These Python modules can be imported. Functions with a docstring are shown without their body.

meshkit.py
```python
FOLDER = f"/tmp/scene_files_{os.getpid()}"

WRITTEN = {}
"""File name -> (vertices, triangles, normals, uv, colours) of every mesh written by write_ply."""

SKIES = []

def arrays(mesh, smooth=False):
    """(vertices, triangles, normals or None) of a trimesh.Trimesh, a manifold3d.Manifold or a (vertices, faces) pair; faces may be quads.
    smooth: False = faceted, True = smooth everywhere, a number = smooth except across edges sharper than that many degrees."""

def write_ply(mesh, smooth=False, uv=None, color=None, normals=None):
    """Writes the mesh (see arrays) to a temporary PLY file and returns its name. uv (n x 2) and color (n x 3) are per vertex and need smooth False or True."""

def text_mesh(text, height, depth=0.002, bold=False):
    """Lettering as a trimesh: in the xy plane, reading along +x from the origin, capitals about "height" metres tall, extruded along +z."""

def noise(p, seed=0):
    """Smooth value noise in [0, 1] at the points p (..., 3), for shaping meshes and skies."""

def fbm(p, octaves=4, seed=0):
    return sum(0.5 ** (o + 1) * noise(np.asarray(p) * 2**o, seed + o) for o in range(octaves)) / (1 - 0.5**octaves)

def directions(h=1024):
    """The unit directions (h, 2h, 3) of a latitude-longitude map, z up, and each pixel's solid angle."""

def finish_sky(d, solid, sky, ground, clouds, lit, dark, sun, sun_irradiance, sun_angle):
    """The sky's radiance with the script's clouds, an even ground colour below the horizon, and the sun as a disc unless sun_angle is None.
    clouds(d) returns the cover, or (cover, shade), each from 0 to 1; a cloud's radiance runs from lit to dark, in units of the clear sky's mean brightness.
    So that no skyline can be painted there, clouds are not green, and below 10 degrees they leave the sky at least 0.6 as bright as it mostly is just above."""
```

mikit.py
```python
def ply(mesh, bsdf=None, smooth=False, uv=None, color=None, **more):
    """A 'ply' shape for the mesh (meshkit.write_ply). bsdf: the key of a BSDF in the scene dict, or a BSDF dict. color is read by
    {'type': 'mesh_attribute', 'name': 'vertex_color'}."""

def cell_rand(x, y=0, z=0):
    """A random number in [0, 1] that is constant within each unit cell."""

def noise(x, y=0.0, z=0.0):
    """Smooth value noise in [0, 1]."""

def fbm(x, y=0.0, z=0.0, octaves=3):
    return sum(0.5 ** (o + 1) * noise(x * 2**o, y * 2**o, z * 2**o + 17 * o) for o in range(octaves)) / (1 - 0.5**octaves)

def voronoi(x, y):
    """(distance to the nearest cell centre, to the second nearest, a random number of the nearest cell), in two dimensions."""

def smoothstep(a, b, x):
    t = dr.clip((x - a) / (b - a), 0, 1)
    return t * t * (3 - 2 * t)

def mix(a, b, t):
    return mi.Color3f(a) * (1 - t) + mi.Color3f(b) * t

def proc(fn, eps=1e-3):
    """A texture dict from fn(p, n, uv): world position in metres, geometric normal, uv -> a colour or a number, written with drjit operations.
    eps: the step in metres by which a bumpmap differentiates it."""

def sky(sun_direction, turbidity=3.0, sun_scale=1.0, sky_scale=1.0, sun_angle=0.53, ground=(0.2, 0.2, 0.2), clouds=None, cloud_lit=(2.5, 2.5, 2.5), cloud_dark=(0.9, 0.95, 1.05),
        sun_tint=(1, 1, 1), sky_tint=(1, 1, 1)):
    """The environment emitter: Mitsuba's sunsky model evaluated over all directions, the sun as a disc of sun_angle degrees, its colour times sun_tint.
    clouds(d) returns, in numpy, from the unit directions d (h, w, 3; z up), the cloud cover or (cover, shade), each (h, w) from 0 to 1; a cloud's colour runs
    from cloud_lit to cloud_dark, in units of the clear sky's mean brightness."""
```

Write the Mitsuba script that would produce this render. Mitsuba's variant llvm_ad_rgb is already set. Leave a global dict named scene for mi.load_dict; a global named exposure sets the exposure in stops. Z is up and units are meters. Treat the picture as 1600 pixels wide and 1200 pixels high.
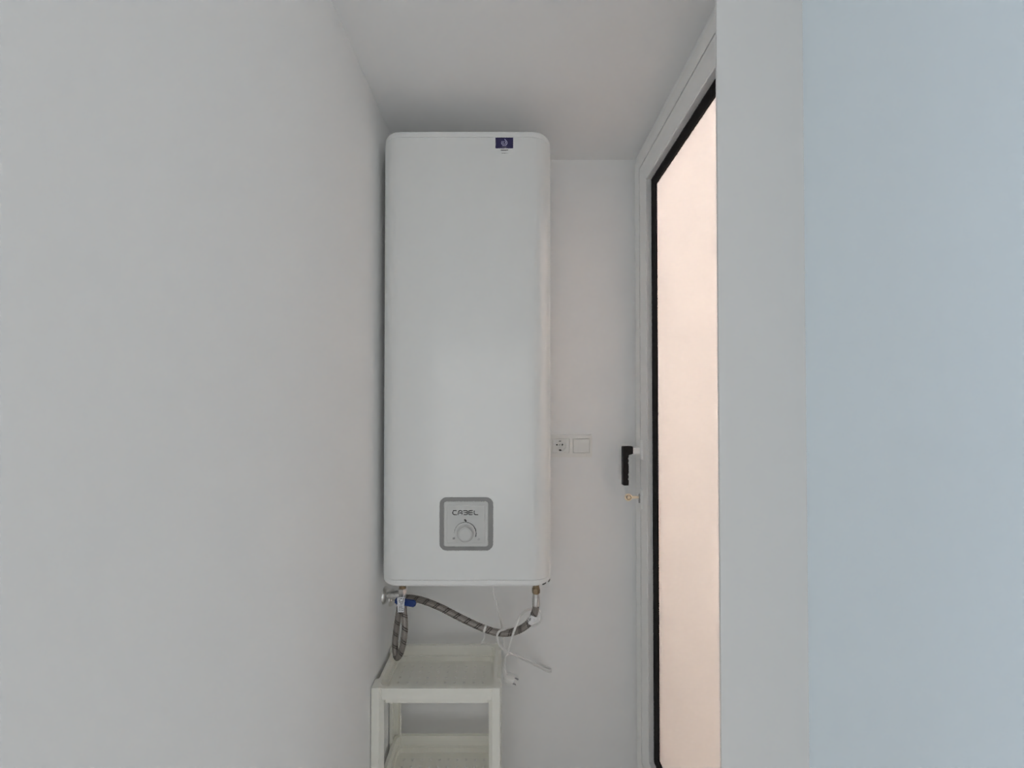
import math
import numpy as np
import trimesh
import drjit as dr
import mitsuba as mi
import mikit
import meshkit
from shapely.geometry import Polygon, LineString, Point, box as rect
from shapely.ops import unary_union
from shapely import affinity

T = mi.ScalarTransform4f
rng = np.random.default_rng(7)
scene, labels = {}, {}

# ---------------------------------------------------------------- camera, sky, daylight, exposure
FOC, VPX, VPY = 600.0, 795.0, 630.0
PITCH = math.radians(0.7)
CAM = np.array([0.0, 0.0, 1.5])
FWD = np.array([0.0, math.cos(PITCH), math.sin(PITCH)])
UPV = np.array([0.0, -math.sin(PITCH), math.cos(PITCH)])
PPS = 1.0
PY0 = VPY - FOC * math.tan(PITCH)
scene['camera'] = {
    'type': 'perspective', 'fov': math.degrees(2 * math.atan(800 / FOC)), 'fov_axis': 'x',
    'near_clip': 0.02, 'far_clip': 100.0,
    'principal_point_offset_x': (800 - VPX) / 1600 * PPS, 'principal_point_offset_y': (600 - PY0) / 1200 * PPS,
    'to_world': T().look_at(origin=CAM.tolist(), target=(CAM + FWD).tolist(), up=UPV.tolist()),
}
exposure = 0.08
SUN = [-0.70, -0.02, 0.714]
scene['sky'] = mikit.sky(SUN, turbidity=4.0, sun_scale=12.4, sky_scale=5.3, sun_tint=(0.96, 0.96, 1.10))
GLOW_REAR = [1.12, 1.12, 1.12]        # glow of the unseen rear panes
GLOW_FAR = [0.84, 0.88, 0.90]          # glow of the unseen far panes, added to light the left wall
GLOW_SIDE = [1.25, 1.6, 2.05]         # blue glow of the unseen side panes, aimed at the right wall


def on_y(px, py, y):
    """The point of the plane Y = y that the photograph shows at a pixel (used to measure sizes)."""
    d = FWD + (px - VPX) / FOC * np.array([1.0, 0, 0]) + (PY0 - py) / FOC * UPV
    return CAM + d * (y / d[1])


# ---------------------------------------------------------------- helpers
FRONT = np.array([[1, 0, 0], [0, 0, -1], [0, 1, 0]], float)     # local x,y,z -> +X, +Z, towards the room (-Y)
SIDE = np.array([[0, 0, -1], [-1, 0, 0], [0, 1, 0]], float)     # on the right wall: local x -> -Y, y -> +Z, z -> -X
LEFTW = np.array([[0, 0, 1], [1, 0, 0], [0, 1, 0]], float)      # on the left wall: local x -> +Y, y -> +Z, z -> +X
FLAT = np.eye(3)


def place(m, basis=FLAT, at=(0, 0, 0)):
    m = m.copy()
    m.vertices = np.asarray(m.vertices) @ basis.T + np.asarray(at, float)
    if np.linalg.det(basis) < 0:
        m.invert()
    return m


def join(ms):
    return trimesh.util.concatenate(ms)


def rrect(x0, y0, x1, y1, r, q=8):
    return rect(x0, y0, x1, y1).buffer(-r).buffer(r, quad_segs=q)


def extr(poly, depth, z0=0.0):
    polys = getattr(poly, 'geoms', [poly])
    m = join([trimesh.creation.extrude_polygon(g, depth, engine='earcut') for g in polys])
    m.apply_translation([0, 0, z0])
    return m


def soft(poly, depth, r, z0=0.0, both=False, n=4):
    """A convex outline extruded with its front edge (or both) rounded by r."""
    pts = []
    a = np.linspace(0, math.pi / 2, n + 1)
    for t in a:
        p = np.array(poly.buffer(-r * (1 - math.cos(t)) - 1e-7, quad_segs=6).exterior.coords)[:-1]
        pts.append(np.c_[p, np.full(len(p), z0 + depth - r + r * math.sin(t))])
        if both:
            pts.append(np.c_[p, np.full(len(p), z0 + r - r * math.sin(t))])
    if not both:
        p = np.array(poly.exterior.coords)[:-1]
        pts.append(np.c_[p, np.full(len(p), z0)])
    return trimesh.convex.convex_hull(np.vstack(pts))


def bx(x0, x1, y0, y1, z0, z1, r=0.0):
    if r:
        return soft(rrect(x0, y0, x1, y1, r, 3), z1 - z0, r, z0, both=True, n=3)
    m = trimesh.creation.box((x1 - x0, y1 - y0, z1 - z0))
    m.apply_translation([(x0 + x1) / 2, (y0 + y1) / 2, (z0 + z1) / 2])
    return m


def spline(p, per=10):
    p = np.asarray(p, float)
    q = np.vstack([2 * p[0] - p[1], p, 2 * p[-1] - p[-2]])
    out = []
    for i in range(1, len(q) - 2):
        a, b, c, d = q[i - 1], q[i], q[i + 1], q[i + 2]
        for t in np.arange(per) / per:
            out.append(0.5 * (2 * b + (c - a) * t + (2 * a - 5 * b + 4 * c - d) * t * t + (3 * b - a - 3 * c + d) * t ** 3))
    return np.vstack([out, p[-1:]])


def tube(path, radius, n=14, caps=True):
    """(mesh, uv) of a round cord along a path; uv = (metres along, turn around)."""
    path = np.asarray(path, float)
    rad = np.broadcast_to(np.asarray(radius, float), len(path))
    t = np.gradient(path, axis=0)
    t /= np.linalg.norm(t, axis=1, keepdims=True)
    u = np.cross(t[0], [0.3, 0.5, 0.81])
    rows, uvs = [], []
    s = np.r_[0, np.cumsum(np.linalg.norm(np.diff(path, axis=0), axis=1))]
    a = np.linspace(0, 2 * math.pi, n + 1)
    for i in range(len(path)):
        u = u - t[i] * (u @ t[i])
        u /= np.linalg.norm(u)
        w = np.cross(t[i], u)
        rows.append(path[i] + rad[i] * (np.cos(a)[:, None] * u + np.sin(a)[:, None] * w))
        uvs.append(np.c_[np.full(n + 1, s[i]), a / (2 * math.pi)])
    v = np.vstack(rows)
    uv = np.vstack(uvs)
    f = []
    m = n + 1
    for i in range(len(path) - 1):
        for k in range(n):
            p0, p1, p2, p3 = i * m + k, i * m + k + 1, (i + 1) * m + k + 1, (i + 1) * m + k
            f += [[p0, p1, p2], [p0, p2, p3]]
    if caps:
        for i, flip in ((0, True), (len(path) - 1, False)):
            c = len(v)
            v = np.vstack([v, path[i]])
            uv = np.vstack([uv, [[s[i], 0.5]]])
            for k in range(n):
                e = [c, i * m + k, i * m + k + 1]
                f.append(e[::-1] if flip else e)
    return trimesh.Trimesh(v, np.array(f), process=False), uv


def lathe(prof, basis=FLAT, at=(0, 0, 0), n=32):
    return place(trimesh.creation.revolve(np.array(prof, float), sections=n), basis, at)


def put(key, mesh, mat, smooth=30, label=None, cat=None, kind=None, group=None, uv=None, **more):
    if uv is not None:
        smooth = True
    scene[key] = mikit.ply(mesh, mat, smooth=smooth, uv=uv, **more)
    if label or cat or kind:
        tag(key, label, cat, kind, group)
    return key


def tag(key, label=None, cat=None, kind=None, group=None):
    d = {}
    for k, v in (('label', label), ('category', cat), ('kind', kind), ('group', group)):
        if v:
            d[k] = v
    labels[key] = d


# ---------------------------------------------------------------- materials
def wall_relief(p, n, uv):
    return mikit.fbm(p.x * 60, p.y * 60, p.z * 60, 3)


def matte(c):
    def tone(p, n, uv):
        return mi.Color3f(c) * (0.985 + 0.03 * mikit.fbm(p.x * 3, p.y * 3, p.z * 3, 3))
    return {'type': 'twosided', 'b': {'type': 'bumpmap', 'scale': 0.0005, 'tex': mikit.proc(wall_relief, 2e-3),
            'inner': {'type': 'diffuse', 'reflectance': mikit.proc(tone)}}}


def plastic(c, rough=0.35, spec=0.5, **k):
    return {'type': 'twosided', 'b': {'type': 'principled', 'base_color': {'type': 'rgb', 'value': list(c)}, 'roughness': rough, 'specular': spec, **k}}


def metal(c, rough=0.2):
    return plastic(c, rough, 0.5, metallic=1.0)


WHITE = (0.89, 0.89, 0.885)
scene['wall_paint'] = matte(WHITE)
scene['right_wall_paint'] = matte((0.86, 0.94, 0.985))
scene['ceiling_paint'] = matte((0.90, 0.90, 0.896))
scene['pillar_shade_tone'] = matte((0.77, 0.76, 0.745))  # toned darker than the walls: the pillar's shade is put into its colour
scene['floor_tile'] = matte((0.68, 0.645, 0.615))
scene['render_cream'] = matte((0.88, 0.87, 0.86))
scene['render_grey'] = matte((0.62, 0.60, 0.575))
scene['enamel'] = plastic((0.83, 0.832, 0.815), 0.2, 0.55)
scene['cap_plastic'] = plastic((0.86, 0.86, 0.845), 0.3, 0.5)
scene['panel_grey'] = plastic((0.27, 0.27, 0.265), 0.45)
scene['plate_plastic'] = plastic((0.62, 0.62, 0.605), 0.4)
scene['knob_plastic'] = plastic((0.56, 0.56, 0.545), 0.25)
scene['print_dark'] = plastic((0.05, 0.05, 0.05), 0.6)
scene['print_grey'] = plastic((0.32, 0.32, 0.32), 0.6)
scene['navy'] = plastic((0.022, 0.018, 0.085), 0.4)
scene['sticker_white'] = plastic((0.80, 0.81, 0.84), 0.4)
scene['sticker_pale'] = plastic((0.52, 0.50, 0.70), 0.4)
scene['aluminium_white'] = plastic((0.88, 0.87, 0.85), 0.35)
scene['rubber_black'] = plastic((0.006, 0.0055, 0.0055), 0.6, 0.15)
scene['black_plastic'] = plastic((0.006, 0.006, 0.0065), 0.45, 0.25)
scene['socket_plastic'] = plastic((0.86, 0.845, 0.81), 0.3)
scene['socket_dark'] = plastic((0.03, 0.028, 0.026), 0.6)
scene['shelf_plastic'] = plastic((0.85, 0.835, 0.765), 0.4)
scene['chrome'] = metal((0.80, 0.79, 0.77), 0.18)
scene['brass'] = metal((0.30, 0.23, 0.15), 0.3)
scene['key_metal'] = metal((0.83, 0.76, 0.60), 0.3)
scene['blue_plastic'] = plastic((0.010, 0.040, 0.19), 0.35)
scene['white_plastic'] = plastic((0.80, 0.79, 0.77), 0.4)
scene['frosted_glass'] = {'type': 'principledthin', 'base_color': {'type': 'rgb', 'value': [0.93, 0.92, 0.91]}, 'roughness': 0.3,
                          'diff_trans': 1.5, 'spec_trans': 0.25, 'eta': 1.5}


def braid_tone(p, n, uv):
    s, a = uv.x, uv.y
    weave = 0.5 + 0.5 * dr.sin(s * 1900.0) * dr.sin(a * 2 * math.pi * 12)
    strands = 0.5 + 0.5 * dr.cos(a * 2 * math.pi * 12)
    c = mi.Color3f(0.34, 0.31, 0.285) * (0.55 + 0.35 * weave + 0.35 * strands)
    h = a * 1.0 + s / 0.038
    h = h - dr.floor(h)
    dark = dr.maximum(mikit.smoothstep(0.055, 0.03, dr.abs(h - 0.40)), mikit.smoothstep(0.055, 0.03, dr.abs(h - 0.58)))
    return mikit.mix(c, (0.02, 0.016, 0.014), 0.92 * dark)


def braid_relief(p, n, uv):
    return 0.5 + 0.5 * dr.sin(uv.x * 1900.0) * dr.sin(uv.y * 2 * math.pi * 12)


scene['braided_steel'] = {'type': 'twosided', 'b': {'type': 'bumpmap', 'scale': 0.0004, 'tex': mikit.proc(braid_relief, 3e-4),
    'inner': {'type': 'principled', 'base_color': mikit.proc(braid_tone), 'roughness': 0.38, 'metallic': 0.55, 'specular': 0.5}}}


def tag_print(p, n, uv):
    i, j = uv.x * 420.0, uv.y * 18.0
    ink = (mikit.cell_rand(i, j) > 0.62) & (dr.abs(uv.y - 0.55) < 0.22)
    return dr.select(ink, mi.Color3f(0.08, 0.08, 0.09), mi.Color3f(0.80, 0.80, 0.81))


scene['printed_tag'] = {'type': 'twosided', 'b': {'type': 'principled', 'base_color': mikit.proc(tag_print), 'roughness': 0.45}}

# ---------------------------------------------------------------- measures of the room (metres)
YB = 1.446                      # back wall
XL = -0.407                     # left wall
XR = 0.480                      # right wall, door side
ZC = CAM[2] + 0.923             # ceiling
RX0, RX1, RY0 = -2.4, 2.4, -2.4    # the room behind the camera
YEL, YER = 0.25, 0.335            # where the left and the right wall of the alcove end

# ---------------------------------------------------------------- structure
put('floor', bx(RX0 - .15, RX1 + .15, RY0 - .15, 2.55, -.15, 0), 'floor_tile', False, kind='structure')
cp = Polygon([(RX0 - .15, RY0 - .15), (RX1 + .15, RY0 - .15), (RX1 + .15, YER + .15), (XR + .15, YER + .15), (XR + .15, YB + .15), (RX0 - .15, YB + .15)])
put('ceiling', extr(cp, .15, ZC), 'ceiling_paint', False, kind='structure')
put('wall_left', bx(RX0, XL, YEL, YB, 0, ZC), 'wall_paint', False, kind='structure')
put('wall_back', bx(XL - .15, XR + .15, YB, YB + .15, 0, ZC), 'wall_paint', False, kind='structure')

DZ0, DZ1, DY0, DY1 = 0.172, 2.390, 0.735, 1.424        # the door's opening
YSP = 0.70                       # behind the pillar: blue paint on the camera's side, white in the alcove
wr = rect(YER, 0, YSP, ZC)
wd = rect(YSP, 0, YB, ZC).difference(rect(DY0, DZ0, DY1, DZ1))
put('wall_right', place(extr(affinity.scale(wr, -1, 1, origin=(0, 0)), .15, -.15), SIDE, (XR, 0, 0)), 'right_wall_paint', False, kind='structure')
put('wall_door', place(extr(affinity.scale(wd, -1, 1, origin=(0, 0)), .15, -.15), SIDE, (XR, 0, 0)), 'wall_paint', False, kind='structure')

# pillar: a stub wall between the door and the camera, its right edge not quite plumb
yp = 0.62
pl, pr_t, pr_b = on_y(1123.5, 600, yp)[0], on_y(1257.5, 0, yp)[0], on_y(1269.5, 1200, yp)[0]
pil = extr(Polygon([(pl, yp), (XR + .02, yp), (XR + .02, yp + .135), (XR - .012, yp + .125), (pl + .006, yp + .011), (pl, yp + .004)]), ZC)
put('pillar', pil, 'pillar_shade_tone', False, label='wall pillar with shade toned into its colour beside the glazed door', kind='structure')

# unseen room behind the camera: walls with glowing windows added to light the alcove
def wall_with_window(key, x0, x1, hole, basis, at):
    put(key, place(extr(rect(x0, 0, x1, ZC).difference(rect(*hole)), .15, -.15), basis, at), 'wall_paint', False, kind='structure')


REAR = np.array([[-1, 0, 0], [0, 0, 1], [0, 1, 0]], float)       # faces +Y
put('wall_return', bx(XR + .15, RX1 + .15, YER, YER + .15, 0, ZC), 'wall_paint', False, kind='structure')
WINDOWS = (('wall_rear', (-RX1, -RX0), (-0.40, 0.15, 1.1, 2.25), REAR, (0, RY0, 0), GLOW_REAR),
           ('wall_side', (RY0, YEL), (-0.75, 0.5, 0.15, 2.3), LEFTW, (RX0, 0, 0), GLOW_SIDE),
           ('wall_far', (-YER, -RY0), (0.5, 0.15, 2.3, 2.3), SIDE, (RX1, 0, 0), GLOW_FAR))
for i, (wk, (wa, wb), w, basis, at, day) in enumerate(WINDOWS):
    wall_with_window(wk, wa, wb, w, basis, at)
    k = f'unseen_window_{i + 1}'
    x0, z0, x1, z1 = w
    xm = (x0 + x1) / 2
    holes = [rect(x0 + .05, z0 + .05, xm - .03, z1 - .05), rect(xm + .03, z0 + .05, x1 - .05, z1 - .05)]
    fr = rect(x0, z0, x1, z1).difference(unary_union(holes))
    put(k + '__frame', place(extr(fr, .06, -.08), basis, at), 'aluminium_white', False)
    tag(k, 'white framed glowing panes added unseen behind the camera', kind='structure')
    for j, h in enumerate(holes):
        b = h.bounds
        m = place(trimesh.Trimesh([[b[0], b[1], 0], [b[2], b[1], 0], [b[2], b[3], 0], [b[0], b[3], 0]], [[0, 1, 2], [0, 2, 3]], process=False), basis, at)
        m.apply_translation(basis @ np.array([0, 0, -.055]))
        put(k + '__pane' + ('' if j == 0 else '_001'), m, 'white_plastic', False, emitter={'type': 'area', 'radiance': {'type': 'rgb', 'value': day}})

# unseen walls outside the door, added to shape the daylight on its pane
put('wall_added_facing', bx(2.25, 2.4, YER + .15, 2.4, 0, 6.0), 'render_cream', False, kind='structure')
put('wall_added_flank', bx(XR + .15, 2.4, YB + .15, YB + .30, 0, 3.6), 'render_grey', False, kind='structure')

# ---------------------------------------------------------------- the glazed door in the right wall
XF, XLF, XG = 0.470, 0.4705, 0.488                # faces of fixed frame, leaf, glass
JY, JT, JB = 1.372, 2.3415, 0.229                # joint between frame and leaf
GY, GT, GB = 1.307, 2.267, 0.293                 # glass opening
LY0, GY0 = 0.775, 0.838


def yz(y0, z0, y1, z1, r=0):
    return rect(-y1, z0, -y0, z1) if not r else rrect(-y1, z0, -y0, z1, r)


def on_door(m, x):
    return place(m, SIDE, (x, 0, 0))


fixed = yz(DY0, DZ0, DY1 - .001, DZ1).difference(yz(LY0 - .002, JB - .004, JY + .0050, JT + .0045))
put('door_1__fixed_frame', on_door(extr(fixed, .10, -.10), XF), 'aluminium_white', False)
put('door_1__rebate_seal', on_door(extr(yz(LY0 - .01, JB - .01, JY + .01, JT + .012).difference(yz(LY0 + .02, JB + .02, JY - .02, JT - .02)), .02, 0), XF + .030), 'rubber_black', False, label='black rubber seal in the joint')
bead_w = 0.004
leaf = yz(LY0, JB, JY, JT).difference(yz(GY0 - bead_w, GB - bead_w, GY + bead_w, GT + bead_w))
put('door_1__leaf_frame', on_door(extr(leaf, .05, -.05), XLF), 'aluminium_white', False)
beadp = yz(GY0 - bead_w, GB - bead_w, GY + bead_w, GT + bead_w).difference(yz(GY0, GB, GY, GT))
put('door_1__glazing_bead', on_door(extr(beadp, .03, -.03), XLF + .001), 'aluminium_white', False)
gw = .036
gask = yz(GY0 - .01, GB - .01, GY + .01, GT + .01).difference(yz(GY0 + gw, GB + gw, GY - gw, GT - gw, 0))
put('door_1__gasket', on_door(extr(gask, .006, -.006), XG), 'rubber_black', False, label='black seal around the glass')
put('door_1__glass_pane', on_door(extr(yz(GY0 - .005, GB - .005, GY + .005, GT + .005), .004, -.004), XG + .008), 'frosted_glass', False, label='frosted glass pane lit by daylight')
tag('door_1', 'white aluminium door with a frosted glass pane in the right wall', kind='structure')

# handle on the far stile
hy = 1.364
pt = lambda v: CAM[2] + (VPY - v) / FOC * hy
put('door_1__handle', on_door(soft(rrect(-hy - .016, pt(718), -hy + .016, pt(687.5), .004), .009, .003), XLF), 'aluminium_white', label='white handle plate with a black grip')
neck = soft(rrect(-hy - .0085, pt(709.5), -hy + .0085, pt(698.5), .005), .031, .002, .006)
put('door_1__handle__neck', on_door(neck, XLF), 'aluminium_white')
gx0, gx1, gz1, gz0 = .034, .068, pt(697), pt(757.5)
# grip outline seen edge-on: in (distance from leaf, height)
grip = Polygon([(gx0 - .001, gz1), (gx1, gz1), (gx1, gz0), (gx1 - .0195, gz0), (gx1 - .0195, gz1 - .031), (gx0 - .001, gz1 - .026)])
grip = grip.buffer(-.003).buffer(.006, quad_segs=5).buffer(-.003)
for dz in (.043, .058, .100, .115):
    grip = grip.difference(Point(gx1 - .0195, gz1 - dz).buffer(.003))
gm = extr(grip, .020, -.010)
gm.vertices = np.c_[XLF - gm.vertices[:, 0], hy + gm.vertices[:, 2], gm.vertices[:, 1]]
gm.fix_normals()
put('door_1__handle__grip', gm, 'black_plastic', label='black hanging grip')
for j, dz in enumerate((.043, .058, .100, .115)):
    m = trimesh.creation.icosphere(1, .0036)
    m.apply_translation([XLF - gx1 + .0185, hy - .006, gz1 - dz])
    put('door_1__handle__stud' + (f'_{j:03d}' if j else ''), m, 'aluminium_white', True)

# lock plate and key
ly = 1.364
lt = lambda v: CAM[2] + (VPY - v) / FOC * ly
put('door_1__lock', on_door(soft(rrect(-ly - .013, lt(795), -ly + .013, lt(764), .006), .007, .003), XLF), 'aluminium_white', label='white lock plate')
cyl = rrect(-.0055, -.017, .0055, .016, .005)
put('door_1__lock__cylinder', on_door(soft(affinity.translate(cyl, -ly, lt(778)), .004, .001, .006), XLF), 'print_grey', label='dark lock cylinder')
kz = lt(776.5)
bow = Point(.047, 0).buffer(.0135, quad_segs=10).difference(Point(.053, 0).buffer(.0035))
kp = bow.union(Polygon([(.006, -.004), (.034, -.005), (.042, -.009), (.042, .009), (.034, .005), (.006, .004)]))
km = extr(kp, .0026, -.0013)
ca, sa = math.cos(.5), math.sin(.5)
km.vertices = np.c_[XLF - km.vertices[:, 0], ly - km.vertices[:, 2] * ca, kz + km.vertices[:, 1]]
km.fix_normals()
put('key__blade', km, 'key_metal', False)
km2 = extr(Point(.0455, 0).buffer(.0085).difference(Point(.0455, 0).buffer(.0065)), .0034, -.0017)
km2.vertices = np.c_[XLF - km2.vertices[:, 0], ly - km2.vertices[:, 2], kz + km2.vertices[:, 1]]
km2.fix_normals()
put('key__stamped_ring', km2, 'brass', False)
tag('key', 'pale brass key left in the lock of the glazed door', 'key')

# ---------------------------------------------------------------- water heater
HY, HD = 1.146, 0.286
a0, a1 = on_y(600.5, 560, HY), on_y(860, 560, HY)

def side_edge(t, s, r=.062):
    """Where a rounded side must stand so that its outline is seen at the measured slope t = X / Y."""
    a = np.linspace(0, math.pi / 2, 400)
    return s * min(s * t * (HY + r - r * np.cos(a)) + r - r * np.sin(a))


hx0, hx1 = side_edge(a0[0] / HY, -1), side_edge(a1[0] / HY, 1)
hz1, hz0 = on_y(700, 203, HY)[2], on_y(700, 918, HY)[2]
seam_t, seam_b = on_y(700, 214, HY)[2], on_y(700, 907.5, HY)[2]
hw = hx1 - hx0


def plan(inset=0.0, r=0.062, crown=0.0008):
    """The heater's outline from above: rounded front corners, slightly crowned front."""
    x0, x1, y0, y1 = hx0 + inset, hx1 - inset, HY + crown + inset, HY + HD - inset
    r = r - inset
    pts = []
    for cx, s in ((x0 + r, -1), (x1 - r, 1)):
        a = np.linspace(math.pi, 1.5 * math.pi, 15) if s < 0 else np.linspace(1.5 * math.pi, 2 * math.pi, 15)
        arc = [(cx + r * math.cos(t), y0 + r + r * math.sin(t)) for t in a]
        pts += arc
        if s < 0:
            for t in np.linspace(0, 1, 17)[1:-1]:
                pts.append((x0 + r + (x1 - x0 - 2 * r) * t, y0 - crown * math.sin(math.pi * t) ** 2))
    rb = .02
    for cx, a0_ in ((x1 - rb, 0), (x0 + rb, math.pi / 2)):
        pts += [(cx + rb * math.cos(t), y1 - rb + rb * math.sin(t)) for t in np.linspace(a0_, a0_ + math.pi / 2, 6)]
    return np.array(pts)


def loft(levels):
    """levels: (inset, z) from bottom to top; closed at both ends."""
    rings = [np.c_[plan(i), np.full(len(plan()), z)] for i, z in levels]
    n = len(rings[0])
    v = np.vstack(rings)
    f = []
    for i in range(len(rings) - 1):
        for k in range(n):
            p, q = i * n + k, i * n + (k + 1) % n
            f += [[p, q, q + n], [p, q + n, p + n]]
    for i, flip in ((0, True), (len(rings) - 1, False)):
        c = len(v)
        v = np.vstack([v, rings[i].mean(0)])
        for k in range(n):
            e = [c, i * n + k, i * n + (k + 1) % n]
            f.append(e[::-1] if flip else e)
    return trimesh.Trimesh(v, np.array(f), process=False)


g = .0012
put('water_heater__casing', loft([(.004, seam_b + g), (.0005, seam_b + g), (0, seam_b + .002), (0, seam_t - .002), (.0005, seam_t - g), (.004, seam_t - g)]), 'enamel')
arc = [(.010 * (1 - math.cos(t)), .010 * math.sin(t)) for t in np.linspace(0, math.pi / 2, 7)]
capi = .0012
put('water_heater__top_cap', loft([(capi + .003, seam_t - g), (capi, seam_t + .0005)] + [(capi + i, hz1 - .010 + z) for i, z in arc]), 'cap_plastic')
put('water_heater__bottom_cap', loft([(capi + i, hz0 + .010 - z) for i, z in arc[::-1]] + [(capi, seam_b - .0005), (capi + .003, seam_b + g)]), 'cap_plastic')
yf = HY + .0003                 # front surface near the controls


def on_front(m, y=yf):
    return place(m, FRONT, (0, y, 0))


def px(u, v):
    p = on_y(u, v, HY)
    return p[0], p[2]


def pxrect(u0, v0, u1, v1, r):
    (x0, z1), (x1, z0) = px(u0, v0), px(u1, v1)
    return rrect(x0, z0, x1, z1, r)


ring = pxrect(687, 777, 770.5, 860, .021)
plate = pxrect(693.5, 783, 763, 854, .008)
put('water_heater__control_frame', on_front(extr(ring.difference(plate), .006, -.004)), 'panel_grey', label='grey rounded frame of the control panel')
put('water_heater__control_plate', on_front(soft(plate, .0075, .003, -.004)), 'plate_plastic', label='light grey control plate with a dial')
inner = pxrect(699, 788.5, 757.5, 848, .004)
put('water_heater__control_plate__raised_field', on_front(soft(inner, .0028, .0012, .0032)), 'plate_plastic')
FACE = .0061
# lettering
S = .0


def glyphs():
    G = {
        'C': [[(1, 1), (.22, 1), (0, .72), (0, .22), (.18, 0), (1, 0)]],
        'A': [[(0, 0), (.02, .62), (.3, 1), (.8, 1), (1, .8), (1, 0)], [(.25, .42), (1, .42)]],
        'B': [[(0, 1), (.8, 1), (1, .84), (1, .16), (.8, 0), (0, 0)], [(.05, .5), (1, .5)]],
        'E': [[(1, 1), (.18, 1), (0, .84), (0, .16), (.18, 0), (1, 0)], [(0, .5), (1, .5)]],
        'L': [[(0, 1), (0, .2), (.2, 0), (1.02, 0)]],
    }
    out, (x0, z1), (x1, z0) = [], px(708, 797), px(747.5, 803.2)
    pitch = (x1 - x0) / (5 - .24)
    for i, ch in enumerate('CABEL'):
        shp = unary_union([LineString(s).buffer(.115, cap_style=2, join_style=1) for s in G[ch]])
        out.append(affinity.translate(affinity.scale(shp, pitch * .72, z1 - z0, origin=(0, 0)), x0 + i * pitch, z0))
    return out


for i, gl in enumerate(glyphs()):
    put('water_heater__control_plate__letter' + (f'_{i:03d}' if i else ''), on_front(extr(gl, .0005, FACE - .0001)), 'print_dark', False)
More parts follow.
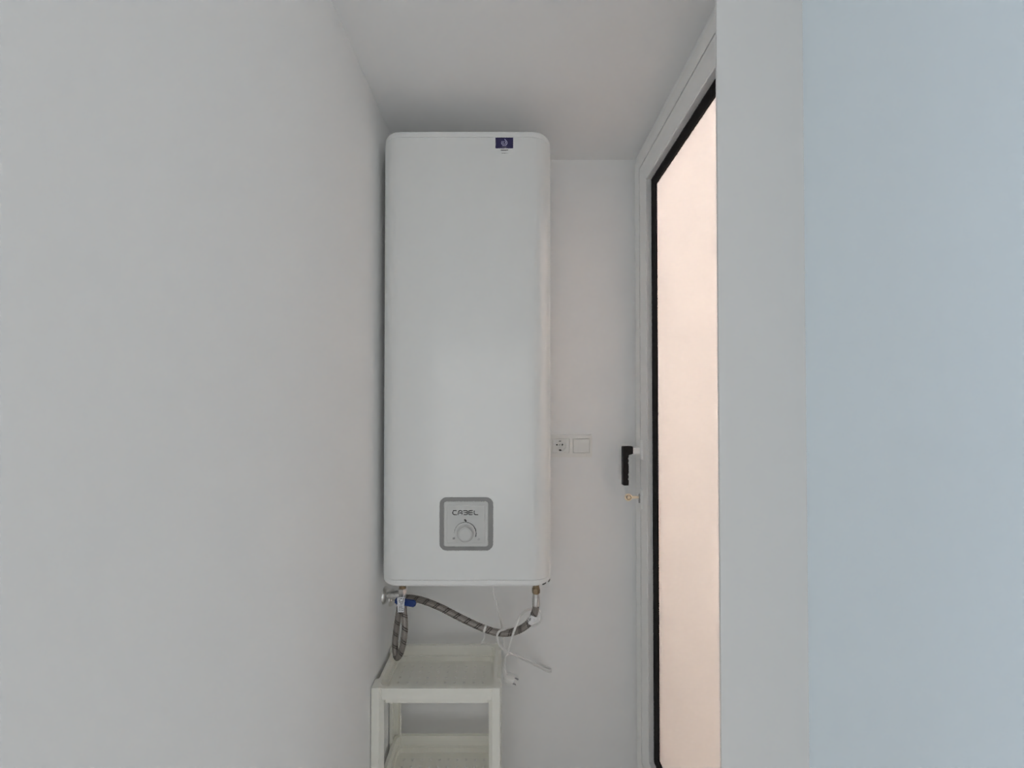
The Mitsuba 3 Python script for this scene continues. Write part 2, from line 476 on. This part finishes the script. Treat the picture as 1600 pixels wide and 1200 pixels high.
# dial scale: a line that thickens clockwise
cx, cz = px(727.3, 832)
R = .0322
outer, innr = [], []
for t in np.linspace(0, 1, 50):
    a = math.radians(178 - t * 198)
    w = .0007 + .0016 * t ** 1.5 if t < .85 else .0007 + .0016 * .85 ** 1.5
    outer.append((cx + (R + w * .6) * math.cos(a), cz + (R + w * .6) * math.sin(a)))
    innr.append((cx + (R - w * .6) * math.cos(a), cz + (R - w * .6) * math.sin(a)))
put('water_heater__control_plate__dial_scale', on_front(extr(Polygon(outer + innr[::-1]), .0005, FACE - .0001)), 'print_dark', False)
mk = px(727.6, 812.3)
dm = affinity.rotate(affinity.translate(rrect(-.0045, -.0026, .0045, .0026, .0009, 3), *mk), -45, origin=mk)
put('water_heater__control_plate__dial_mark', on_front(extr(dm, .0005, FACE - .0001)), 'print_dark', False)
put('water_heater__control_plate__snow_mark', on_front(extr(Point(*px(709.6, 840)).buffer(.0036, quad_segs=4), .0005, FACE - .0001)), 'print_grey', False)
put('water_heater__control_plate__heat_mark', on_front(extr(Point(*px(748.5, 841.7)).buffer(.0030, quad_segs=3).difference(Point(*px(748.5, 841.7)).buffer(.0016)), .0005, FACE - .0001)), 'print_grey', False)
kb = [(0, .000), (.0255, .000), (.0255, .004), (.0230, .006), (.0222, .014), (.0205, .016), (.0165, .0172), (0, .0172)]
kx, kzz = px(727.6, 832)
knob = lathe(kb, FRONT, (kx, yf - FACE + .0005, kzz), 40)
put('water_heater__knob', knob, 'knob_plastic', 35, label='round grey thermostat knob')
put('water_heater__knob__face', lathe([(0, 0), (.0165, 0), (.0165, .0008), (.0145, .0014), (0, .0016)], FRONT, (kx, yf - FACE + .0005 - .0169, kzz), 40), 'plate_plastic', 35)

# sticker at the top right
ys = HY + .0007
wl = pxrect(772.5, 213.2, 804, 243, .001)
put('water_heater__sticker', on_front(extr(wl, .0006, 0), ys), 'enamel', False, label='small sticker with a navy field and a drop emblem')
nv = pxrect(774.2, 215, 801.8, 231.8, .0005)
put('water_heater__sticker__navy_field', on_front(extr(nv, .0004, .0005), ys), 'navy', False)
dcx, dcz = px(788, 222.8)
u = 1 / 523.0


def dropline(pts, w):
    return LineString([(dcx + a * u, dcz + b * u) for a, b in pts]).buffer(w * u, quad_segs=4)


arcp = lambda r, a0_, a1_, n=16: [(r * math.cos(math.radians(t)), r * math.sin(math.radians(t))) for t in np.linspace(a0_, a1_, n)]
drop = dropline(arcp(4.3, 140, 400, 30) + [(0.2, 6.2)], .55)
drop2 = dropline(arcp(2.1, 130, 420, 24), .45)
drop = drop.union(dropline([(-1.4, 2.2), (-.4, 2.9)], .4))
put('water_heater__sticker__drop_emblem', on_front(extr(affinity.translate(drop, 0, -.6 * u), .0003, .0008), ys), 'sticker_pale', False)
put('water_heater__sticker__drop_core', on_front(extr(affinity.translate(drop2, 0, -.6 * u), .0003, .0008), ys), 'sticker_pale', False)
for i in range(5):
    p = px(784.2 + i * 1.75, 230)
    put('water_heater__sticker__print_mark' + (f'_{i:03d}' if i else ''), on_front(extr(rect(p[0] - .0008, p[1] - .0013, p[0] + .0008, p[1] + .0013), .0003, .0008), ys), 'panel_grey', False)
for i, (v, h, w0, w1, mt) in enumerate(((234.6, .55, 782.3, 794, 'print_dark'), (239.5, .28, 783, 793.5, 'print_grey'))):
    put('water_heater__sticker__text_line' + (f'_{i:03d}' if i else ''), on_front(extr(pxrect(w0, v - h, w1, v + h, .0002), .0003, .0005), ys), mt, False)

# dark slivers for the shaded gap along the bottom cap's lower right corner
edge = plan(.0008)[15 + 15:15 + 30]
for i, (p0, p1) in enumerate(((5, 8), (9, 12))):
    seg = np.c_[edge[p0:p1], np.linspace(hz0 + .0035, hz0 + .0045, p1 - p0)]
    m, uv = tube(spline(seg, 4), .0015, 8)
    put('water_heater__bottom_cap__gap_shade' + ('_001' if i else ''), m, 'print_dark', True, label='dark sliver standing for the shaded gap')

# wall brackets behind, connection stubs below, cable gland
for i, z in enumerate((hz1 - .25, hz0 + .25)):
    put('water_heater__wall_bracket' + (f'_{i:03d}' if i else ''), bx(hx0 + .1, hx1 - .1, HY + HD - .004, YB, z, z + .05), 'chrome', False)
OUT = on_y(837.5, 919, 1.225)
INN = on_y(629, 919, 1.25)
for i, p in enumerate((OUT, INN)):
    put('water_heater__connection' + (f'_{i:03d}' if i else ''), lathe([(0, p[2] - .004), (.0105, p[2] - .004), (.0105, hz0 + .004), (0, hz0 + .004)], FLAT, (p[0], p[1], 0), 20), 'brass', label='brass threaded water connection')
tag('water_heater', 'tall white electric water heater hanging on the wall above the shelf unit', 'water heater')

# ---------------------------------------------------------------- braided hoses
HR = 0.0108


def nut(p, d, r=.0150, h=.016):
    """Hexagonal nut around point p with axis d (from p onwards)."""
    d = np.asarray(d, float)
    d = d / np.linalg.norm(d)
    a = np.cross(d, [0.2, 1, .1])
    a /= np.linalg.norm(a)
    b = np.cross(d, a)
    hexa = Polygon([(r * math.cos(t), r * math.sin(t)) for t in np.linspace(0, 2 * math.pi, 7)[:-1]])
    return place(soft(hexa, h, .002, 0, both=True, n=2), np.c_[a, b, d], p)


RED = on_y(613, 934, 1.335)
RED[0] = XL + .030
P1 = [on_y(*q) for q in ((837.5, 936, 1.225), (837.5, 945, 1.225), (835.5, 957, 1.228), (828.5, 971, 1.235), (815, 982, 1.245), (796, 988.5, 1.255),
      (776, 988, 1.265), (755, 981.5, 1.27), (724, 967.5, 1.28), (690, 950, 1.295), (664, 939.5, 1.31), (645, 935, 1.325), (630, 934, 1.333))] + [RED + [.012, 0, 0]]
path1 = spline(P1, 10)
m, uv = tube(path1, HR, 24)
put('flexible_hose__braid', m, 'braided_steel', uv=uv)
put('flexible_hose__nut', nut(OUT - [0, 0, .016], [0, 0, 1], .0128, .017), 'brass', label='brass nut at the right end')
m, uv = tube([P1[0] + [0, 0, .006], P1[0] - [0, 0, .002], P1[0] - [0, 0, .018], P1[0] - [0, 0, .020]], [.0112, .0122, .0122, .0112], 24)
put('flexible_hose__ferrule', m, 'chrome', 30, label='chrome ferrule')
m, uv = tube([OUT - [0, 0, .015], P1[0] + [0, 0, .004]], .010, 24)
put('flexible_hose__collar', m, 'chrome', 30)
put('flexible_hose__nut_001', nut(RED + [-.010, 0, 0], [1, 0, 0], .0140, .016), 'chrome')
m, uv = tube(path1[22:32], HR + .0009, 24)
put('flexible_hose__label', m, 'printed_tag', uv=uv, label='white printed label around the hose')
tag('flexible_hose', 'long braided steel water hose sagging from the right end of the heater to the valve', 'hose')

VAL = on_y(601, 930, 1.262)
VAL[0] = XL
VX = VAL + [.052, 0, 0]                                  # middle of the valve body
P2 = [INN - [0, 0, .030]] + [on_y(*q) for q in ((631.5, 958, 1.245), (632.5, 980, 1.235), (630.5, 1002, 1.232), (626.5, 1019, 1.235), (621.5, 1027, 1.242), (618.2, 1021, 1.25),
      (617.3, 1005, 1.257), (619, 985, 1.262), (621.5, 968, 1.262))] + [VX + [0, 0, -.032]]
path2 = spline(P2, 10)
m, uv = tube(path2, .0098, 24)
put('flexible_hose_001__braid', m, 'braided_steel', uv=uv)
put('flexible_hose_001__nut', nut(INN - [0, 0, .016], [0, 0, 1], .0145, .017), 'chrome')
m, uv = tube([INN - [0, 0, .015], INN - [0, 0, .033]], .0112, 24)
put('flexible_hose_001__ferrule', m, 'chrome', 30)
put('flexible_hose_001__nut_001', nut(VX - [0, 0, .032], [0, 0, 1], .0125, .014), 'chrome')
tag('flexible_hose_001', 'short braided steel water hose looping down from the valve with the blue lever', 'hose')

# ---------------------------------------------------------------- valve on the left wall, and the second wall outlet
RIGHTWARD = np.array([[0, 0, 1], [1, 0, 0], [0, 1, 0]], float)   # local z -> +X


def rosette(c):
    return lathe([(0, 0), (.027, 0), (.027, .003), (.022, .010), (.014, .013), (0, .013)], RIGHTWARD, c, 36)


put('angle_valve__rosette', rosette(VAL), 'chrome', 40, label='round chrome wall rosette')
body = lathe([(0, .010), (.010, .010), (.010, .022), (.0125, .024), (.0125, .034), (.0145, .036), (.0145, .062), (.012, .066), (0, .066)], RIGHTWARD, VAL, 28)
put('angle_valve__body', body, 'chrome', 40)
m, uv = tube([VX, VX - [0, 0, .022]], .010, 20)
put('angle_valve__outlet', m, 'chrome', 30)
lv0, lv1 = VX + [0, -.018, -.010], on_y(650, 943.5, 1.235)
d = lv1 - lv0
L = np.linalg.norm(d)
dx = d / L
dz = np.cross(dx, [0, 1, 0]); dz /= np.linalg.norm(dz)
dy = np.cross(dz, dx)
B = np.c_[dx, dz * -1, np.cross(dx, dz * -1)]
lev = soft(rrect(-.012, -.0105, L, .0105, .010, 8), .011, .004, -.0055, both=True)
put('angle_valve__lever', place(lev, B, lv0), 'blue_plastic', 30, label='blue lever')
m, uv = tube([VX + [0, -.010, -.008], lv0 + [0, .004, 0]], .006, 16)
put('angle_valve__spindle', m, 'chrome', 30)
tagp = [on_y(620.5, 934, 1.222), on_y(632.5, 932.5, 1.222), on_y(631, 956.5, 1.222), on_y(621.5, 957, 1.222)]
tg = []
for k in (0, .0012):
    tg += [p + [0, k, 0] for p in tagp]
tgm = trimesh.convex.convex_hull(np.array(tg))
put('angle_valve__paper_tag', tgm, 'sticker_white', False, label='white printed paper tag')
rows = []
for i in range(8):
    t = .08 + i * .11
    for j in range(3):
        if (i * 3 + j) in (4, 9, 14):
            continue
        a = tagp[0] * (1 - t) + tagp[3] * t
        b = tagp[1] * (1 - t) + tagp[2] * t
        s = .2 + j * .26
        q0, q1 = a * (1 - s) + b * s, a * (1 - s - .17) + b * (s + .17)
        rows.append(bx(q0[0], q1[0], q0[1] - .0006, q0[1] + .0002, q0[2] - .0014, q0[2] + .0004))
for i, r_ in enumerate(rows):
    put('angle_valve__paper_tag__print_mark' + (f'_{i:03d}' if i else ''), r_, 'print_dark', False)
tag('angle_valve', 'chrome shut-off valve with a blue lever on the left wall under the heater', 'valve')

RC = RED.copy(); RC[0] = XL
put('wall_outlet__rosette', rosette(RC), 'chrome', 40)
m, uv = tube([RC + [.010, 0, 0], RED + [-.008, 0, 0]], .0095, 20)
put('wall_outlet__spout', m, 'chrome', 30)
tag('wall_outlet', 'chrome wall outlet behind the blue lever valve, at the left end of the long hose', 'pipe fitting')

# zip tie round the hose
ip = int(np.argmin(np.linalg.norm(path1 - on_y(757.5, 982.5, 1.27), axis=1)))
c, t = path1[ip], path1[ip + 1] - path1[ip - 1]
t /= np.linalg.norm(t)
m, uv = tube([c - t * .0035, c - t * .003, c + t * .003, c + t * .0035], [HR, HR + .0014, HR + .0014, HR], 24, caps=False)
put('cable_tie__loop', m, 'white_plastic', 30)
tl = spline([c + [0, -.012, -.010], on_y(757, 996, 1.24), on_y(754, 1002, 1.235), on_y(751.5, 1006, 1.235)], 6)
m, uv = tube(tl, .0022, 8)
put('cable_tie__tail', m, 'white_plastic', 30)
tag('cable_tie', 'white cable tie round the lowest bend of the long hose', 'cable tie')

# ---------------------------------------------------------------- power cord and plug
CR = .0036
top = on_y(769.5, 917, 1.30)
top[2] = hz0 + .003
Q = [top] + [on_y(*q) for q in (
    (770, 922, 1.30), (776, 945, 1.31), (782, 968, 1.318), (786, 990, 1.318), (787, 1008, 1.318), (786.3, 1028, 1.318), (786.0, 1039, 1.312), (788, 1043, 1.30), (789, 1030, 1.285),
    (795, 1014, 1.27), (799.5, 998, 1.235), (804, 984, 1.215), (810, 968, 1.225), (818, 957, 1.25), (828, 952, 1.275), (838, 952, 1.285), (845.5, 958, 1.285),
    (845.5, 970, 1.285), (837, 977, 1.285), (822, 979, 1.285), (805, 981, 1.28), (791, 983, 1.262), (781.5, 985.5, 1.238), (777, 992, 1.232), (778, 1002, 1.240),
    (784, 1012, 1.255), (794, 1019, 1.28), (815, 1028, 1.33), (838, 1039, 1.39), (853, 1046, 1.425), (860.5, 1047.5, 1.438), (858, 1050, 1.438),
    (838, 1040.2, 1.415), (815, 1029.2, 1.362), (796, 1021, 1.328), (789, 1030, 1.30), (787, 1042, 1.300))]
cord = spline(Q, 8)
m, uv = tube(cord, CR, 12)
put('power_cord__cable', m, 'white_plastic', True)
tag('power_cord', 'white knotted power cord hanging from the heater over the braided hose', 'cable')
# plug: an angled body with two pins
PC = on_y(793.5, 1060, 1.300)
ax = np.array([math.cos(math.radians(-27)), 0, math.sin(math.radians(-27))])
ay = np.array([0, 1.0, 0])
az = np.cross(ax, ay)
PB = np.c_[az, ay, ax] if np.linalg.det(np.c_[az, ay, ax]) > 0 else np.c_[-az, ay, ax]
bodyp = lathe([(0, -.018), (.013, -.018), (.0155, -.012), (.0175, .006), (.0175, .012), (0, .012)], PB, PC + [.006, 0, 0], 28)
put('power_cord__plug', bodyp, 'white_plastic', 40, label='white plug with two metal pins')
m, uv = tube(spline([Q[-1] + [0, 0, .004], Q[-1] - [0, 0, .006], PC + [-.008, 0, .004]], 5), [.0042, .0045, .005, .0055, .006, .006, .0065, .007, .0075, .008, .0085], 14)
put('power_cord__plug__strain_relief', m, 'white_plastic', True)
up = np.array([-ax[2], 0, ax[0]])
for i, s in enumerate((1, -1)):
    b0 = PC + [.006, 0, 0] + up * .0095 * s + ax * .010
    m, uv = tube([b0, b0 + ax * .017, b0 + ax * .0185], [.0024, .0024, .0012], 12)
    put('power_cord__plug__pin' + ('_001' if i else ''), m, 'print_grey', 30)
rim = lathe([(.0142, .0125), (.0158, .0125), (.0158, .0118), (.0142, .0118)], PB, PC + [.006, 0, 0], 28)
put('power_cord__plug__earth_rim', rim, 'print_grey', 40)

# ---------------------------------------------------------------- socket and switch plate on the back wall
def bk(u_, v_):
    p = on_y(u_, v_, YB)
    return p[0], p[2]


def bkrect(u0, v0, u1, v1, r):
    (x0, z1), (x1, z0) = bk(u0, v0), bk(u1, v1)
    return rrect(x0, z0, x1, z1, r)


def on_back(m):
    return place(m, FRONT, (0, YB, 0))


cover = bkrect(859, 679.5, 924, 713.8, .003)
ins, rock = bkrect(862.8, 685, 888.5, 706.8, .001), bkrect(894.5, 685.2, 919.8, 707, .001)
gap = .0013
cm = extr(cover.difference(unary_union([ins.buffer(gap), rock.buffer(gap)])), .012, 0)
put('socket_switch_plate__cover_plate', on_back(cm), 'socket_plastic', False)
sc = bk(875.6, 696)
well = Point(*sc).buffer(.0195, quad_segs=12)
put('socket_switch_plate__socket', on_back(extr(ins.difference(well), .0145, 0)), 'socket_plastic', False, label='round earthed power socket')
pins = [bk(870.2, 695), bk(878.6, 695)]
floorp = well.difference(unary_union([Point(*p).buffer(.0032) for p in pins]))
put('socket_switch_plate__socket__well', on_back(extr(floorp, .001, 0)), 'socket_plastic', False)
for i, p in enumerate(pins):
    put('socket_switch_plate__socket__pin_hole' + ('_001' if i else ''), on_back(extr(Point(*p).buffer(.0033), .0014, 0)), 'socket_dark', False)
put('socket_switch_plate__socket__screw', on_back(extr(Point(*bk(874.4, 695)).buffer(.0022), .003, 0)), 'print_grey', False)
for i, v in enumerate((688.6, 703.2)):
    q = bk(874.4 if i == 0 else 875, v)
    put('socket_switch_plate__socket__earth_clip' + ('_001' if i else ''), on_back(extr(rrect(q[0] - .0036, q[1] - .002, q[0] + .0036, q[1] + .002, .001), .010, .001)), 'socket_dark', False)
put('socket_switch_plate__rocker', on_back(soft(rock, .015, .002)), 'socket_plastic', label='square rocker switch')
put('socket_switch_plate__back_box', on_back(extr(cover.buffer(-.004).difference(well.buffer(.0005)), .0065, 0)), 'socket_plastic', False)
tag('socket_switch_plate', 'white double plate with a round socket and a rocker switch on the back wall', 'wall socket')

# ---------------------------------------------------------------- white plastic shelf unit
SX0, SX1, SY0, SY1 = -0.4045, -0.0255, 1.138, 1.352
TIERS = (0.661, 0.351, 0.075)
PW, PD, PT = .034, .040, .007           # post flange widths and thickness
for i, z in enumerate(TIERS):
    k = 'shelf_unit__tray' + (f'_{i:03d}' if i else '')
    x0, x1, y0, y1 = SX0 + .012, SX1 - .012, SY0 + .004, SY1 - .004
    outer = rrect(x0, y0, x1, y1, .022, 6)
    inn = rrect(x0 + .008, y0 + .008, x1 - .008, y1 - .008, .018, 6)
    rim = outer.buffer(.0025).difference(inn)
    wall = rrect(x0 + .014, y0 + .014, x1 - .014, y1 - .014, .016, 6).difference(rrect(x0 + .0165, y0 + .0165, x1 - .0165, y1 - .0165, .014, 6))
    ledge = outer.buffer(-.001).difference(rrect(x0 + .0165, y0 + .0165, x1 - .0165, y1 - .0165, .014, 6))
    m_rim = extr(rim, .006, z - .006)
    m_wall = extr(outer.buffer(-.0005).difference(inn.buffer(-.0002)), .030, z - .034)
    m_low = extr(wall, .022, z - .055)
    holes = []
    for cxi in range(10):
        for r_ in range(7):
            holes.append(Point(-.2175 + (cxi - 4.5) * .0300, SY1 - .047 - r_ * .0245).buffer(.0043, quad_segs=3))
    floor_ = rrect(x0 + .0145, y0 + .0145, x1 - .0145, y1 - .0145, .015, 6).difference(unary_union(holes))
    m_floor = extr(floor_, .003, z - .052)
    put(k, join([m_rim, m_wall, extr(ledge, .003, z - .036), m_low, m_floor]), 'shelf_plastic', 30, label='perforated white tray')


def post(sx, sy, z0, z1):
    """An L-shaped corner post; sx, sy = -1 or 1: which corner it stands at."""
    xo = SX0 if sx < 0 else SX1
    yo = SY0 if sy < 0 else SY1
    prof = [(0, 0), (.023, 0), (.034, .014), (.034, .018), (.030, .018), (.021, .007), (.007, .007), (.007, .030), (.012, .036), (.012, .040), (0, .040)]
    p = Polygon([(xo - sx * a, yo - sy * b) for a, b in prof]).buffer(-.0012).buffer(.0012, quad_segs=4)
    return extr(p, z1 - z0, z0)


n = 0
for z0, z1 in ((0.351 - .010, 0.661 - .004), (0.075 - .010, 0.351 - .012), (0.0, 0.075 - .012)):
    for sx in (-1, 1):
        for sy in (-1, 1):
            put('shelf_unit__post' + (f'_{n:03d}' if n else ''), post(sx, sy, z0, z1), 'shelf_plastic', 30)
            if z1 > .6:
                pr = [(0, 0), (.023, 0), (.034, .014), (.034, .018), (.012, .040), (0, .040)]
                xo, yo = (SX0 if sx < 0 else SX1), (SY0 if sy < 0 else SY1)
                cap = Polygon([(xo - sx * a, yo - sy * b) for a, b in pr]).buffer(-.002).buffer(.002, quad_segs=4)
                tr = rrect(SX0 + .012, SY0 + .004, SX1 - .012, SY1 - .004, .022, 6).buffer(.0026)
                put(f'shelf_unit__post' + (f'_{n:03d}' if n else '') + '__cap', extr(cap.difference(tr), .007, z1 - .001), 'shelf_plastic', 30)
            n += 1
tag('shelf_unit', 'white plastic shelf unit with perforated trays standing under the water heater', 'shelf')
